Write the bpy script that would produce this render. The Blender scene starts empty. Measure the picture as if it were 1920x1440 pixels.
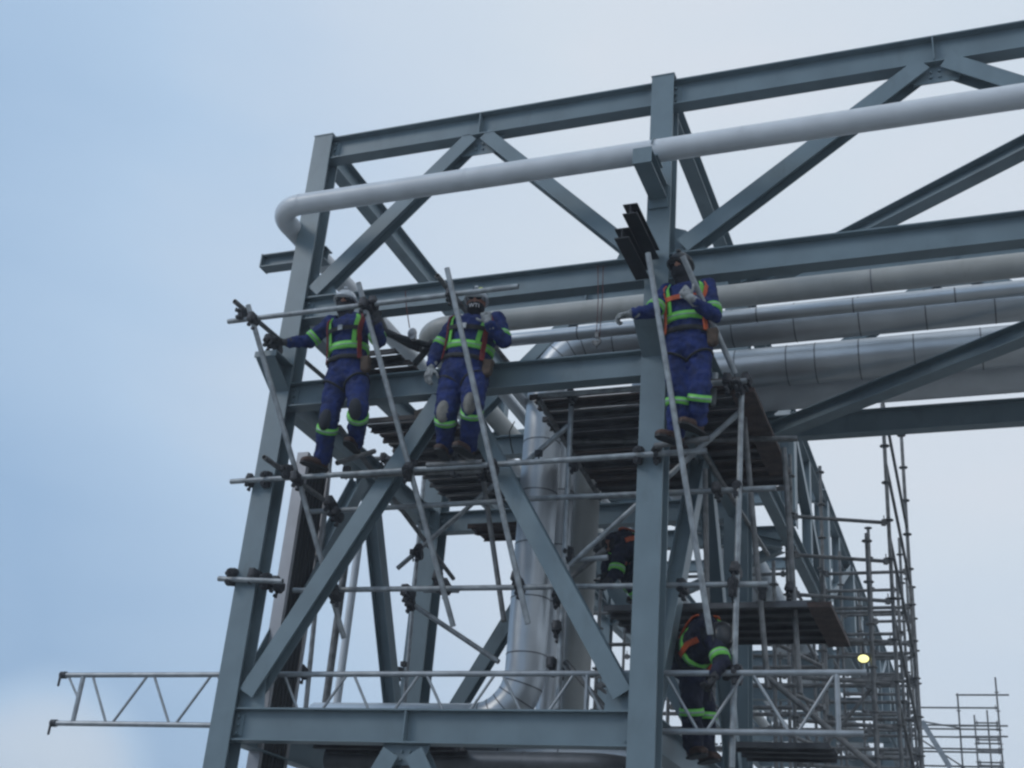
import bpy, math, random
from mathutils import Vector as V, Matrix
random.seed(7)
rad = math.radians
sc = bpy.context.scene
COL = sc.collection

# ------------------------------------------------------------------ camera
F = 2348.23; YAW, PIT, ROL = -0.38994664, 0.44325934, 0.0865328
CAM = V((6.2753, -9.2366, -1.9100))
_fw = V((math.sin(YAW)*math.cos(PIT), math.cos(YAW)*math.cos(PIT), math.sin(PIT)))
_r = V((math.cos(YAW), -math.sin(YAW), 0)); _u = _r.cross(_fw)
RT = _r*math.cos(ROL)+_u*math.sin(ROL); UP = -_r*math.sin(ROL)+_u*math.cos(ROL)
cd = bpy.data.cameras.new('camera'); cam = bpy.data.objects.new('camera', cd); COL.objects.link(cam)
cd.sensor_width = 36; cd.lens = 36*F/1920; cd.clip_end = 3000; cd.clip_start = .1
cam.matrix_world = Matrix(((RT.x, UP.x, -_fw.x, CAM.x), (RT.y, UP.y, -_fw.y, CAM.y), (RT.z, UP.z, -_fw.z, CAM.z), (0, 0, 0, 1)))
cd.dof.use_dof = False
sc.camera = cam
# ------------------------------------------------------------------ world
w = bpy.data.worlds.new('World'); sc.world = w; w.use_nodes = True
nt = w.node_tree; nt.nodes.clear()
def nn(t, **k):
    n = nt.nodes.new(t)
    for a, b in k.items(): setattr(n, a, b)
    return n
out = nn('ShaderNodeOutputWorld'); bg = nn('ShaderNodeBackground'); bg.inputs[1].default_value = .1
sky = nn('ShaderNodeTexSky', sky_type='NISHITA', sun_disc=False)
SUN_EL, SUN_AZ = rad(34), rad(228)            # low sun behind thick cloud, to the left behind the photographer
sky.sun_elevation = SUN_EL; sky.sun_rotation = SUN_AZ
tc = nn('ShaderNodeTexCoord')
mp = nn('ShaderNodeMapping'); mp.inputs['Scale'].default_value = (1.3, 1.0, 3.2); mp.inputs['Rotation'].default_value = (0, rad(18), 0)
nz = nn('ShaderNodeTexNoise'); nz.inputs['Scale'].default_value = 1.5; nz.inputs['Detail'].default_value = 4; nz.inputs['Roughness'].default_value = .4
nt.links.new(tc.outputs['Generated'], mp.inputs[0]); nt.links.new(mp.outputs[0], nz.inputs[0])
dt = nn('ShaderNodeVectorMath', operation='DOT_PRODUCT'); dt.inputs[1].default_value = (.925, .38, .09)
nt.links.new(tc.outputs['Generated'], dt.inputs[0])
mr = nn('ShaderNodeMapRange'); mr.inputs[1].default_value = -.43; mr.inputs[2].default_value = .10; mr.inputs[4].default_value = .9
nt.links.new(dt.outputs['Value'], mr.inputs[0])
ad = nn('ShaderNodeMath', operation='MULTIPLY_ADD'); ad.inputs[1].default_value = .5; ad.inputs[2].default_value = -.25
nt.links.new(nz.outputs['Fac'], ad.inputs[0])
ad2 = nn('ShaderNodeMath', operation='ADD'); nt.links.new(ad.outputs[0], ad2.inputs[0]); nt.links.new(mr.outputs[0], ad2.inputs[1])
cr = nn('ShaderNodeValToRGB'); e = cr.color_ramp.elements
e[0].position = 0; e[0].color = (.345, .51, .735, 1)
e[1].position = 1; e[1].color = (.75, .795, .87, 1)
m1 = e.new(.33); m1.color = (.475, .635, .835, 1)
m2 = e.new(.58); m2.color = (.595, .71, .855, 1)
m3 = e.new(.85); m3.color = (.69, .775, .87, 1)
sep = nn('ShaderNodeSeparateXYZ'); nt.links.new(tc.outputs['Generated'], sep.inputs[0])
mz = nn('ShaderNodeMapRange'); mz.inputs[1].default_value = .12; mz.inputs[2].default_value = .42; mz.inputs[3].default_value = -.30; mz.inputs[4].default_value = 0
nt.links.new(sep.outputs[2], mz.inputs[0]); ad3 = nn('ShaderNodeMath', operation='ADD')
nt.links.new(ad2.outputs[0], ad3.inputs[0]); nt.links.new(mz.outputs[0], ad3.inputs[1]); # pale cloud bank low on the left
d2 = nn('ShaderNodeVectorMath', operation='DOT_PRODUCT'); cdir = (_fw + RT*((60-960)/F) - UP*((1475-720)/F)).normalized(); d2.inputs[1].default_value = cdir
wn = nn('ShaderNodeVectorMath', operation='MULTIPLY'); wn.inputs[1].default_value = (1, 1, 1)
nz2 = nn('ShaderNodeTexNoise'); nz2.inputs['Scale'].default_value = 4; nz2.inputs['Detail'].default_value = 5; nt.links.new(mp.outputs[0], nz2.inputs[0])
nt.links.new(tc.outputs['Generated'], d2.inputs[0])
m2_ = nn('ShaderNodeMapRange'); m2_.interpolation_type = 'SMOOTHSTEP'; m2_.inputs[1].default_value = .9955; m2_.inputs[2].default_value = 1.0; m2_.inputs[4].default_value = .75
nt.links.new(d2.outputs['Value'], m2_.inputs[0])
q2_ = nn('ShaderNodeMath', operation='MULTIPLY_ADD'); q2_.inputs[1].default_value = .22; q2_.inputs[2].default_value = -.11; nt.links.new(nz2.outputs['Fac'], q2_.inputs[0])
ad4 = nn('ShaderNodeMath', operation='ADD'); nt.links.new(ad3.outputs[0], ad4.inputs[0]); nt.links.new(m2_.outputs[0], ad4.inputs[1])
ad5 = nn('ShaderNodeMath', operation='ADD'); nt.links.new(ad4.outputs[0], ad5.inputs[0]); nt.links.new(q2_.outputs[0], ad5.inputs[1])
nt.links.new(ad5.outputs[0], cr.inputs[0])
sc10 = nn('ShaderNodeVectorMath', operation='SCALE'); sc10.inputs['Scale'].default_value = 10.0
nt.links.new(cr.outputs[0], sc10.inputs[0])
mx = nn('ShaderNodeMixRGB'); mx.inputs[0].default_value = .94
nt.links.new(sky.outputs[0], mx.inputs[1]); nt.links.new(sc10.outputs[0], mx.inputs[2])
nt.links.new(mx.outputs[0], bg.inputs[0]); nt.links.new(bg.outputs[0], out.inputs[0])
# ------------------------------------------------------------------ sun
sl = bpy.data.lights.new('sun', 'SUN'); sl.energy = .8; sl.angle = rad(18); sl.color = (1, .98, .95)
so = bpy.data.objects.new('sun', sl); COL.objects.link(so)
sd = V((math.sin(SUN_AZ)*math.cos(SUN_EL), math.cos(SUN_AZ)*math.cos(SUN_EL), math.sin(SUN_EL)))
so.rotation_euler = sd.to_track_quat('Z', 'Y').to_euler()
sc.view_settings.view_transform = 'Standard'; sc.view_settings.look = 'None'; sc.view_settings.exposure = 0; sc.view_settings.gamma = 1
try: sc.cycles.pixel_filter_type = 'BLACKMAN_HARRIS'; sc.cycles.filter_width = 2.5
except Exception: pass

# ------------------------------------------------------------------ photo survey: image ray cut with a real plane of the place
def ray(px, py): return (RT*((px-960)/F) - UP*((py-720)/F) + _fw)
def P(px, py, ax, val):
    d = ray(px, py); return CAM + d*((val-CAM[ax])/d[ax])
def PY(px, py, y): return P(px, py, 1, y)
def PX(px, py, x): return P(px, py, 0, x)
def PZ(px, py, z): return P(px, py, 2, z)

# ------------------------------------------------------------------ materials
def mat(name, col, rough=.5, metal=0, var=.12, scale=6, bump=0, bscale=40, col2=None, emit=None, stain=0):
    m = bpy.data.materials.new(name); m.use_nodes = True; t = m.node_tree; b = t.nodes['Principled BSDF']
    b.inputs['Roughness'].default_value = rough; b.inputs['Metallic'].default_value = metal
    tcn = t.nodes.new('ShaderNodeTexCoord'); n = t.nodes.new('ShaderNodeTexNoise')
    n.inputs['Scale'].default_value = scale; n.inputs['Detail'].default_value = 5
    t.links.new(tcn.outputs['Object'], n.inputs[0])
    r = t.nodes.new('ShaderNodeValToRGB'); e = r.color_ramp.elements
    c2 = col2 or tuple(c*(1+var) for c in col); c1 = tuple(c*(1-var) for c in col)
    e[0].position = .35; e[1].position = .65; e[0].color = (*c1, 1); e[1].color = (*[min(c, .95) for c in c2], 1)
    t.links.new(n.outputs['Fac'], r.inputs[0]); last = r.outputs[0]
    if stain:
        n2 = t.nodes.new('ShaderNodeTexNoise'); n2.inputs['Scale'].default_value = 2.3; n2.inputs['Detail'].default_value = 8; n2.inputs['Roughness'].default_value = .7
        mp_ = t.nodes.new('ShaderNodeMapping'); mp_.inputs['Scale'].default_value = (2.4, 2.4, .8)
        t.links.new(tcn.outputs['Object'], mp_.inputs[0]); t.links.new(mp_.outputs[0], n2.inputs[0])
        r2 = t.nodes.new('ShaderNodeValToRGB'); r2.color_ramp.elements[0].position = .55; r2.color_ramp.elements[1].position = .75
        t.links.new(n2.outputs['Fac'], r2.inputs[0])
        mm = t.nodes.new('ShaderNodeMixRGB'); mm.blend_type = 'MULTIPLY'
        ms = t.nodes.new('ShaderNodeMath'); ms.operation = 'MULTIPLY'; ms.inputs[1].default_value = stain
        t.links.new(r2.outputs[0], ms.inputs[0]); t.links.new(ms.outputs[0], mm.inputs[0])
        t.links.new(last, mm.inputs[1]); mm.inputs[2].default_value = (.55, .5, .45, 1); last = mm.outputs[0]
    t.links.new(last, b.inputs['Base Color'])
    if bump:
        n3 = t.nodes.new('ShaderNodeTexNoise'); n3.inputs['Scale'].default_value = bscale; n3.inputs['Detail'].default_value = 3
        t.links.new(tcn.outputs['Object'], n3.inputs[0])
        bn = t.nodes.new('ShaderNodeBump'); bn.inputs['Strength'].default_value = bump; bn.inputs['Distance'].default_value = .02
        t.links.new(n3.outputs['Fac'], bn.inputs['Height']); t.links.new(bn.outputs[0], b.inputs['Normal'])
    if emit:
        b.inputs['Emission Color'].default_value = (*emit[0], 1); b.inputs['Emission Strength'].default_value = emit[1]
    return m
M = {}
M['steel'] = mat('grey green steel paint', (.158, .212, .240), .40, 0, .09, 3, stain=.45)
M['galv'] = mat('galvanised tube', (.30, .32, .335), .45, .35, .25, 12, stain=.5)
M['galvd'] = mat('weathered tube', (.17, .17, .17), .55, .3, .3, 12, stain=.6)
M['alu'] = mat('aluminium lattice', (.34, .36, .38), .4, .4, .15, 10)
M['clamp'] = mat('dirty coupler', (.055, .055, .06), .6, .4, .3, 30)
M['clad'] = mat('aluminium cladding', (.58, .60, .62), .40, .92, .07, 2.5, bump=.25, bscale=5)
M['cladband'] = mat('cladding seam', (.16, .165, .175), .45, .6, .1, 10)
M['white'] = mat('white painted pipe', (.64, .66, .685), .34, 0, .06, 4, stain=.16)
M['cream'] = mat('cream painted pipe', (.40, .40, .38), .45, 0, .06, 4, stain=.35)
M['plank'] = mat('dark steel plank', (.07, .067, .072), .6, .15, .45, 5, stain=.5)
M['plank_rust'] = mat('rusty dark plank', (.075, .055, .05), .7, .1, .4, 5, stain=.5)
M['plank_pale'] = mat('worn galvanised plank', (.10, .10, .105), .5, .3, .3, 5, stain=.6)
M['wood'] = mat('weathered board', (.07, .045, .038), .8, 0, .3, 9, bump=.3)
M['black'] = mat('black primed steel', (.016, .016, .02), .5, .2, .2, 8)
M['rubber'] = mat('black rubber', (.012, .012, .014), .6)
M['tray'] = mat('pale cable tray', (.40, .40, .42), .4, .3, .06, 6)
M['blue'] = mat('royal blue coverall', (.006, .019, .11), .85, 0, .35, 14, bump=.6, bscale=22)
M['bluelt'] = mat('faded blue cloth', (.03, .05, .26), .85, 0, .3, 14, bump=.6, bscale=22)
M['navy'] = mat('navy jacket', (.006, .008, .026), .85, 0, .35, 14, bump=.6, bscale=22)
M['lime'] = mat('lime reflective tape', (.20, .66, .10), .5, 0, .08, 30)
M['tape'] = mat('silver reflective tape', (.30, .42, .34), .4, .2, .1, 30)
M['red'] = mat('red webbing', (.20, .022, .02), .7, 0, .2, 30)
M['cord'] = mat('dark red cord', (.10, .03, .028), .8)
M['orange'] = mat('orange webbing', (.55, .10, .03), .7, 0, .15, 30)
M['dark'] = mat('black webbing', (.014, .014, .016), .75, 0, .2, 30)
M['knit'] = mat('black knit', (.012, .012, .016), .9, 0, .3, 40, bump=.4)
M['skin'] = mat('skin', (.36, .17, .115), .55, 0, .08, 20)
M['eye'] = mat('eye', (.02, .015, .012), .2)
M['hatw'] = mat('white hard hat shell', (.50, .53, .56), .3, 0, .08, 8)
M['hatk'] = mat('black hard hat shell', (.02, .021, .024), .35, 0, .1, 8)
M['yellow'] = mat('yellow plastic', (.55, .62, .06), .4)
M['glass'] = mat('dark safety lens', (.02, .02, .025), .1)
M['glove'] = mat('grey work glove', (.26, .27, .27), .8, 0, .4, 30)
M['gloved'] = mat('black work glove', (.03, .03, .033), .8, 0, .4, 30)
M['boot'] = mat('brown leather boot', (.07, .035, .024), .65, 0, .3, 20)
M['pad'] = mat('grey knee pad', (.20, .19, .17), .8, 0, .25, 20)
M['paddk'] = mat('black knee pad', (.02, .022, .03), .8, 0, .2, 20)
M['pouch'] = mat('brown tool pouch', (.07, .045, .03), .8, 0, .3, 20)
M['letter'] = mat('white lettering', (.7, .7, .72), .6)
M['lamp'] = mat('lit lamp lens', (.9, .9, .5), .3, emit=((1, .95, .40), 1.25))
M['ground'] = mat('gravel ground', (.23, .23, .22), .95, 0, .25, .8)
M['pale'] = mat('pale timber', (.35, .27, .22), .8, 0, .15, 9)

# ------------------------------------------------------------------ object helpers
def tag(o, label=None, cat=None, group=None, kind=None):
    if label: o['label'] = label
    if cat: o['category'] = cat
    if group: o['group'] = group
    if kind: o['kind'] = kind
    return o
def empty(name, loc, label, cat, group=None):
    o = bpy.data.objects.new(name, None); o.empty_display_size = .1; COL.objects.link(o); o.location = loc
    tag(o, label, cat, group); return o
def copy_tree(o, parent=None):
    c = o.copy(); COL.objects.link(c); c.parent = parent
    for ch in list(o.children): copy_tree(ch, c)
    return c
def perp(d, hint=V((0, 0, 1))):
    d = d.normalized(); a = hint - d*hint.dot(d)
    if a.length < 1e-3: a = V((1, 0, 0)) - d*d.x
    if a.length < 1e-3: a = V((0, 1, 0))
    a.normalize(); return a, d.cross(a).normalized()
class MB:
    def __init__(s): s.v = []; s.f = []; s.sm = []
    def add(s, vs, fs, smooth=False):
        n = len(s.v); s.v += [V(x) for x in vs]
        for q in fs: s.f.append([i+n for i in q]); s.sm.append(smooth)
    def box(s, c, sx, sy, sz, ax=V((1, 0, 0)), up=V((0, 0, 1))):
        c = V(c); x = V(ax).normalized(); z = V(up) - x*V(up).dot(x); z.normalize(); y = z.cross(x)
        p = [c + x*(i*sx/2) + y*(j*sy/2) + z*(k*sz/2) for i in (-1, 1) for j in (-1, 1) for k in (-1, 1)]
        s.add(p, [(0, 1, 3, 2), (4, 6, 7, 5), (0, 4, 5, 1), (2, 3, 7, 6), (0, 2, 6, 4), (1, 5, 7, 3)]); return s
    def prism(s, pts, off):
        n = len(pts); off = V(off)
        s.add([V(p) for p in pts] + [V(p)+off for p in pts], [list(range(n))[::-1], list(range(n, 2*n))] + [(i, (i+1) % n, (i+1) % n+n, i+n) for i in range(n)]); return s
    def ibeam(s, a, b, web, h, bf, tw=.008, tf=.012):
        a = V(a); b = V(b); d = (b-a).normalized(); wv = V(web) - d*V(web).dot(d); wv.normalize(); u = d.cross(wv)
        H, B, T = h/2, bf/2, tw/2
        pr = [(-B, -H), (B, -H), (B, -H+tf), (T, -H+tf), (T, H-tf), (B, H-tf), (B, H), (-B, H), (-B, H-tf), (-T, H-tf), (-T, -H+tf), (-B, -H+tf)]
        n = 12; vs = [q + u*x + wv*z for q in (a, b) for x, z in pr]
        s.add(vs, [(i, (i+1) % n, (i+1) % n+n, i+n) for i in range(n)])
        for o in (0, 12):
            s.add([vs[o+i] for i in (0, 1, 2, 11)], [(0, 1, 2, 3)]); s.add([vs[o+i] for i in (5, 6, 7, 8)], [(0, 1, 2, 3)]); s.add([vs[o+i] for i in (3, 4, 9, 10)], [(0, 1, 2, 3)])
        return s
    def tube(s, pts, r, n=14, hollow=True, r2=None, capsmooth=False):
        pts = [V(p) for p in pts]; m = len(pts); rings = []
        t0 = (pts[1]-pts[0]).normalized(); a, b = perp(t0)
        for i in range(m):
            if i == 0: t = t0
            elif i == m-1: t = (pts[-1]-pts[-2]).normalized()
            else: t = ((pts[i]-pts[i-1]).normalized() + (pts[i+1]-pts[i]).normalized()).normalized()
            a = a - t*a.dot(t); a.normalize(); b = t.cross(a)
            k = 1
            rr = r if r2 is None else r + (r2-r)*i/(m-1)
            if 0 < i < m-1:
                c = max(.3, (pts[i+1]-pts[i]).normalized().dot(t)); k = 1/c
            rings.append([pts[i] + (a*math.cos(q) + b*math.sin(q))*rr*(k if k < 1.15 else 1.15) for q in [2*math.pi*j/n for j in range(n)]])
        base = len(s.v); s.v += [p for rg in rings for p in rg]
        for i in range(m-1):
            for j in range(n):
                s.f.append([base+i*n+j, base+i*n+(j+1) % n, base+(i+1)*n+(j+1) % n, base+(i+1)*n+j]); s.sm.append(True)
        for e_, (c, t) in enumerate(((pts[0], t0), (pts[-1], -(pts[-1]-pts[-2]).normalized()))):
            rg = rings[0] if e_ == 0 else rings[-1]
            if hollow:
                inn = [c + (p-c)*.82 for p in rg]; deep = [q + t*min(.12, r*4) for q in inn]
                s.add(rg+inn+deep, [(j, (j+1) % n, (j+1) % n+n, j+n) for j in range(n)] + [(n+j, n+(j+1) % n, 2*n+(j+1) % n, 2*n+j) for j in range(n)] + [list(range(2*n, 3*n))])
            else: s.add(rg, [list(range(n))])
        return s
    def loft(s, secs, n=16):
        """secs: (centre, xvec, yvec) ellipses; closed"""
        base = len(s.v)
        for c, x, y in secs: s.v += [V(c) + V(x)*math.cos(q) + V(y)*math.sin(q) for q in [2*math.pi*j/n for j in range(n)]]
        m = len(secs)
        for i in range(m-1):
            for j in range(n): s.f.append([base+i*n+j, base+i*n+(j+1) % n, base+(i+1)*n+(j+1) % n, base+(i+1)*n+j]); s.sm.append(True)
        s.f.append([base+j for j in range(n)][::-1]); s.sm.append(True)
        s.f.append([base+(m-1)*n+j for j in range(n)]); s.sm.append(True); return s
    def ball(s, c, rx, ry=None, rz=None, X=V((1, 0, 0)), Y=V((0, 1, 0)), Z=V((0, 0, 1)), lo=-1, hi=1, n=16, m=9):
        ry = ry or rx; rz = rz or rx; c = V(c); secs = []
        a0, a1 = math.asin(lo)*.985, math.asin(hi)*.985
        for i in range(m):
            a_ = a0 + (a1-a0)*i/(m-1)
            secs.append((c + Z*rz*math.sin(a_), X*rx*math.cos(a_), Y*ry*math.cos(a_)))
        return s.loft(secs, n)
    def capsule(s, a, b, r1, r2, n=14):
        a = V(a); b = V(b); d = b-a; L = d.length; d = d/L; x, y = perp(d); secs = []
        for k in (-80, -50, -20): secs.append((a + d*r1*math.sin(rad(k)), x*r1*math.cos(rad(k)), y*r1*math.cos(rad(k))))
        secs.append((a, x*r1, y*r1)); secs.append((b, x*r2, y*r2))
        for k in (20, 50, 80): secs.append((b + d*r2*math.sin(rad(k)), x*r2*math.cos(rad(k)), y*r2*math.cos(rad(k))))
        return s.loft(secs, n)
    def obj(s, name, m, parent=None, label=None, voxel=None, folds=0):
        me = bpy.data.meshes.new(name); inv = None
        vs = s.v
        if parent is not None:
            o_ = V((0, 0, 0)); q = parent
            while q is not None: o_ += V(q.location); q = q.parent
            vs = [v-o_ for v in vs]
        me.from_pydata([tuple(v) for v in vs], [], s.f); me.materials.append(M[m] if isinstance(m, str) else m)
        for p, k in zip(me.polygons, s.sm): p.use_smooth = k
        o = bpy.data.objects.new(name, me); COL.objects.link(o)
        if parent is not None: o.parent = parent
        if voxel:
            r_ = o.modifiers.new('skin', 'REMESH'); r_.mode = 'VOXEL'; r_.voxel_size = voxel; r_.use_smooth_shade = True
            sm_ = o.modifiers.new('smooth', 'SMOOTH'); sm_.iterations = 3; sm_.factor = .6
            if folds:
                dm = o.modifiers.new('folds', 'DISPLACE'); dm.texture = TEX; dm.strength = folds; dm.mid_level = .5; dm.texture_coords = 'LOCAL'
        if label: o['label'] = label
        return o
TEX = bpy.data.textures.new('cloth_folds', 'CLOUDS'); TEX.noise_scale = .06; TEX.noise_depth = 2

# ================================================================== SETTING
g = MB(); g.box((0, 0, -3.6), 900, 900, .1); tag(g.obj('ground', 'ground'), kind='structure')

# ================================================================== STEEL PIPE RACK
W, D = 3.66, 3.605
rack = empty('steel_pipe_rack', (0, 0, -3.55), 'grey green painted steel pipe rack of columns, beams and diagonal braces towering over the workers', 'pipe rack')
CX = (.10, 3.76)                                   # column centre lines
Z0, Z3, Z2, Z1 = 0.0, 3.07, 4.01, 5.945            # tops of the four beam levels
def bolts(mb, c, u, v, nu=2, nv=3, su=.08, sv=.07, nrm=V((0, -1, 0))):
    for i in range(nu):
        for j in range(nv):
            q = V(c) + V(u)*((i-(nu-1)/2)*su) + V(v)*((j-(nv-1)/2)*sv)
            mb.tube([q, q+nrm*.022], .014, 6, hollow=False)
def column(x, y, z0, z1, side=.2, fl=None):
    mb = MB(); mb.ibeam((x, y, z0), (x, y, z1), (0, 1, 0), side, fl or side, .010, .015)
    mb.box((x, y, z1+.006), (fl or side)+.012, side+.012, .012)
    mb.obj('column', 'steel', rack)
def xbeam(y, zt, h=.25, xa=None, xb=None, bf=.15, ends=True):
    xa = CX[0]+.015 if xa is None else xa; xb = CX[1]-.015 if xb is None else xb
    mb = MB(); mb.ibeam((xa, y, zt-h/2), (xb, y, zt-h/2), (0, 0, 1), h, bf, .008, .013)
    if ends:
        for xe, s_ in ((xa+.10, 1), (xb-.10, -1)):
            mb.box((xe, y-.010, zt-h/2), .09, .012, h*.66); bolts(mb, (xe, y-.017, zt-h/2), (1, 0, 0), (0, 0, 1), 1, 3)
    mb.obj('beam', 'steel', rack)
def ybeam(x, zt, ya, yb, h=.25, bf=.15):
    mb = MB(); mb.ibeam((x, ya, zt-h/2), (x, yb, zt-h/2), (0, 0, 1), h, bf, .008, .013); mb.obj('beam', 'steel', rack)
def brace(a, b, web, h=.15, bf=.15, gus=True, hook=.0):
    a = V(a); b = V(b); mb = MB(); mb.ibeam(a, b, web, h, bf, .007, .010); mb.obj('brace', 'steel', rack)
    return a, b
def gusset(c, u, v, su, sv, nrm):
    mb = MB(); u = V(u).normalized(); v = V(v).normalized(); nrm = V(nrm); c = V(c)
    pts = [c-u*su/2, c+u*su/2, c+u*su*.36+v*sv, c-u*su*.36+v*sv]
    mb.prism([p-nrm*.006 for p in pts], nrm*.012); bolts(mb, c+v*sv*.55-nrm*-.006*0, u, v, 2, 2, .07, .06, nrm=-nrm); mb.obj('gusset_plate', 'steel', rack)
Y0, YD = .10, .10+D
# tower columns
column(CX[0]-.005, Y0, -3.55, Z1+.02, .2, .212); column(CX[1], Y0, -3.55, Z1+.04, .215)
column(CX[0], YD, -3.55, Z2-.25, .26); column(CX[1], YD, -3.55, Z1, .26)
# x direction beams front/rear
for y in (Y0, YD):
    xbeam(y, Z1, .27); xbeam(y, Z2, .25); xbeam(y, Z3, .25); xbeam(y, Z0, .27)
    xbeam(y, Z1, .29, CX[1]+.012, 12.5); xbeam(y, Z2, .27, CX[1]+.012, 12.5)
# y direction beams
for x in CX:
    ybeam(x, Z1-.003, Y0+.1, YD-.1, .24); ybeam(x, Z2-.003, Y0+.1, YD-.1, .24); ybeam(x, Z3-.003, Y0+.1, YD-.1, .24); ybeam(x, Z0-.003, Y0+.1, YD-.1, .26)
# truss diagonals on the two x running frames
MIDX = 1.87; N2 = (6.2, 9.0)
for y in (Y0, YD):
    brace((CX[0]+.16, y, Z2+.06), (MIDX-.07, y, Z1-.275), (0, 1, 0)); brace((MIDX+.07, y, Z1-.275), (CX[1]-.22, y, Z2+.06), (0, 1, 0), .142, .14)
    brace((CX[1]+.22, y, Z2+.06), (N2[0]-.09, y, Z1-.29), (0, 1, 0), .16, .16); brace((N2[0]+.09, y, Z1-.29), (N2[1]-.3, y, Z2+.06), (0, 1, 0), .152, .16)
    brace((N2[1]+.1, y, Z2+.06), (11.6, y, Z1-.32), (0, 1, 0), .16, .16)
    for xx in (MIDX, N2[0]):
        mb = MB(); mb.box((xx, y-.041, Z1-.137), .012, .066, .244); mb.obj('stiffener_plate', 'steel', rack)
        gusset((xx, y, Z1-.272), (1, 0, 0), (0, 0, -1), .52, .20, (0, 1, 0))
    for xx, s_ in ((CX[0]+.11, 1), (CX[1]-.12, -1), (CX[1]+.13, 1)):
        mb = MB(); mb.prism([(xx, y-.006, Z2+.002), (xx+s_*.3, y-.006, Z2+.002), (xx+s_*.26, y-.006, Z2+.1), (xx+s_*.1, y-.006, Z2+.26), (xx, y-.006, Z2+.3)], (0, .012, 0))
        mb.obj('gusset_plate', 'steel', rack)
column(9.05, Y0, Z2-.27, Z1); column(9.05, YD, Z2-.27, Z1)
# V braces of the tower (inverted V under the Z3 beam), four faces
for y in (Y0, YD):
    brace((MIDX-.10, y, Z3-.29), (CX[0]+.17, y, Z0+.12), (0, 1, 0), .15, .155); brace((MIDX+.10, y, Z3-.29), (CX[1]-.17, y, Z0+.12), (0, 1, 0), .15, .155)
    gusset((MIDX, y, Z3-.251), (1, 0, 0), (0, 0, -1), .5, .2, (0, 1, 0))
    gusset((CX[0]+.2, y, Z0), (1, 0, 0), (0, 0, 1), .26, .3, (0, 1, 0)); gusset((CX[1]-.2, y, Z0), (1, 0, 0), (0, 0, 1), .26, .3, (0, 1, 0))
    mb = MB(); mb.box((1.79, y-.041, Z0-.137), .012, .066, .244); mb.obj('stiffener_plate', 'steel', rack)
    brace((1.70, y, Z0-.34), (CX[0]+.2, y, Z0-3.0), (0, 1, 0), .15, .155); brace((1.90, y, Z0-.34), (CX[1]-.2, y, Z0-3.0), (0, 1, 0), .15, .155)
    gusset((1.80, y, Z0-.271), (1, 0, 0), (0, 0, -1), .42, .16, (0, 1, 0))
for x in CX:
    ym = (Y0+YD)/2
    brace((x, ym-.12, Z3-.32), (x, Y0+.18, Z0+.1), (1, 0, 0), .15, .155); brace((x, ym+.12, Z3-.32), (x, YD-.2, Z0+.1), (1, 0, 0), .15, .155)
    gusset((x, ym, Z3-.245), (0, 1, 0), (0, 0, -1), .46, .18, (1, 0, 0))
# rack running away from the camera: side trusses between Z2 and Z1
NB = 8
for x in CX:
    for k in range(1, NB):
        ya, yb = Y0+k*D, Y0+(k+1)*D
        ybeam(x, Z1-.003, ya+.02, yb-.02, .25); ybeam(x, Z2-.003, ya+.02, yb-.02, .25)
        mb = MB(); mb.ibeam((x, yb, Z2), (x, yb, Z1-.25), (1, 0, 0), .22, .24); mb.obj('column', 'steel', rack)
        mb = MB(); mb.ibeam((x, (ya+yb)/2, Z2), (x, (ya+yb)/2, Z1-.25), (1, 0, 0), .135, .15); mb.obj('column', 'steel', rack)
        if k % 2: brace((x, ya+.15, Z2+.05), (x, yb-.15, Z1-.3), (1, 0, 0), .15, .15)
        else: brace((x, ya+.15, Z1-.3), (x, yb-.15, Z2+.05), (1, 0, 0), .15, .15)
        gusset((x, yb, Z2), (0, 1, 0), (0, 0, 1), .5, .22, (1, 0, 0))
for k in range(2, NB+1):
    y = Y0+k*D; xbeam(y, Z2, .25, ends=False); xbeam(y, Z1, .22, ends=False)
    if k in (3, 6):
        column(CX[0], y, -3.55, Z2-.26); column(CX[1], y, -3.55, Z2-.26); xbeam(y, Z3-.4, .25, ends=False); xbeam(y, .6, .25, ends=False)
# horizontal plan bracing under the right-hand rack
brace((CX[1]+.1, YD-.1, Z2-.32), (8.7, .2, Z2-.32), (0, 0, 1), .16, .17)
brace((CX[1]+.1, YD-.15, Z1-.34), (8.7, .2, Z1-.34), (0, 0, 1), .16, .17)
brace((CX[0]+.1, YD+.1, Z2-.30), (CX[1]-.1, YD+D-.1, Z2-.30), (0, 0, 1), .12, .12)
brace((CX[1]-.1, Y0+2*D, Z2-.30), (CX[0]+.1, Y0+3*D, Z2-.30), (0, 0, 1), .12, .12)
# brackets: pipe bracket high on the right column, tapered stubs at Z 3.1, arm behind the left column
mb = MB(); mb.ibeam((CX[1], Y0-.11, 4.635), (CX[1], -.60, 4.635), (0, 0, 1), .15, .16, .008, .012); mb.box((CX[1], -.605, 4.635), .17, .01, .16)
mb.tube([V((CX[1]+.05, -.37+.118*math.cos(k_*math.pi/8), 4.835+.118*math.sin(k_*math.pi/8))) for k_ in range(9)], .008, 6, False); mb.box((CX[1]+.05, -.37, 4.722), .1, .2, .014); mb.box((CX[1], Y0-.122, 4.585), .18, .022, .24)
mb.obj('bracket', 'steel', rack)
for xc in CX:
    mb = MB(); x0, x1 = xc-.1, xc+.1
    mb.box((xc, -.17, 3.23), .23, .34, .014); mb.box((xc, -.335, 3.20), .23, .014, .046)
    mb.prism([(xc-.005, -.328, 3.222), (xc-.005, 0, 3.222), (xc-.005, 0, 2.98), (xc-.005, -.328, 3.18)], (.01, 0, 0))
    mb.prism([(x0, -.328, 3.18), (x0, 0, 2.98), (x0, 0, 2.966), (x0, -.328, 3.166)], (.2, 0, 0)); mb.obj('bracket', 'steel', rack)
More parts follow.
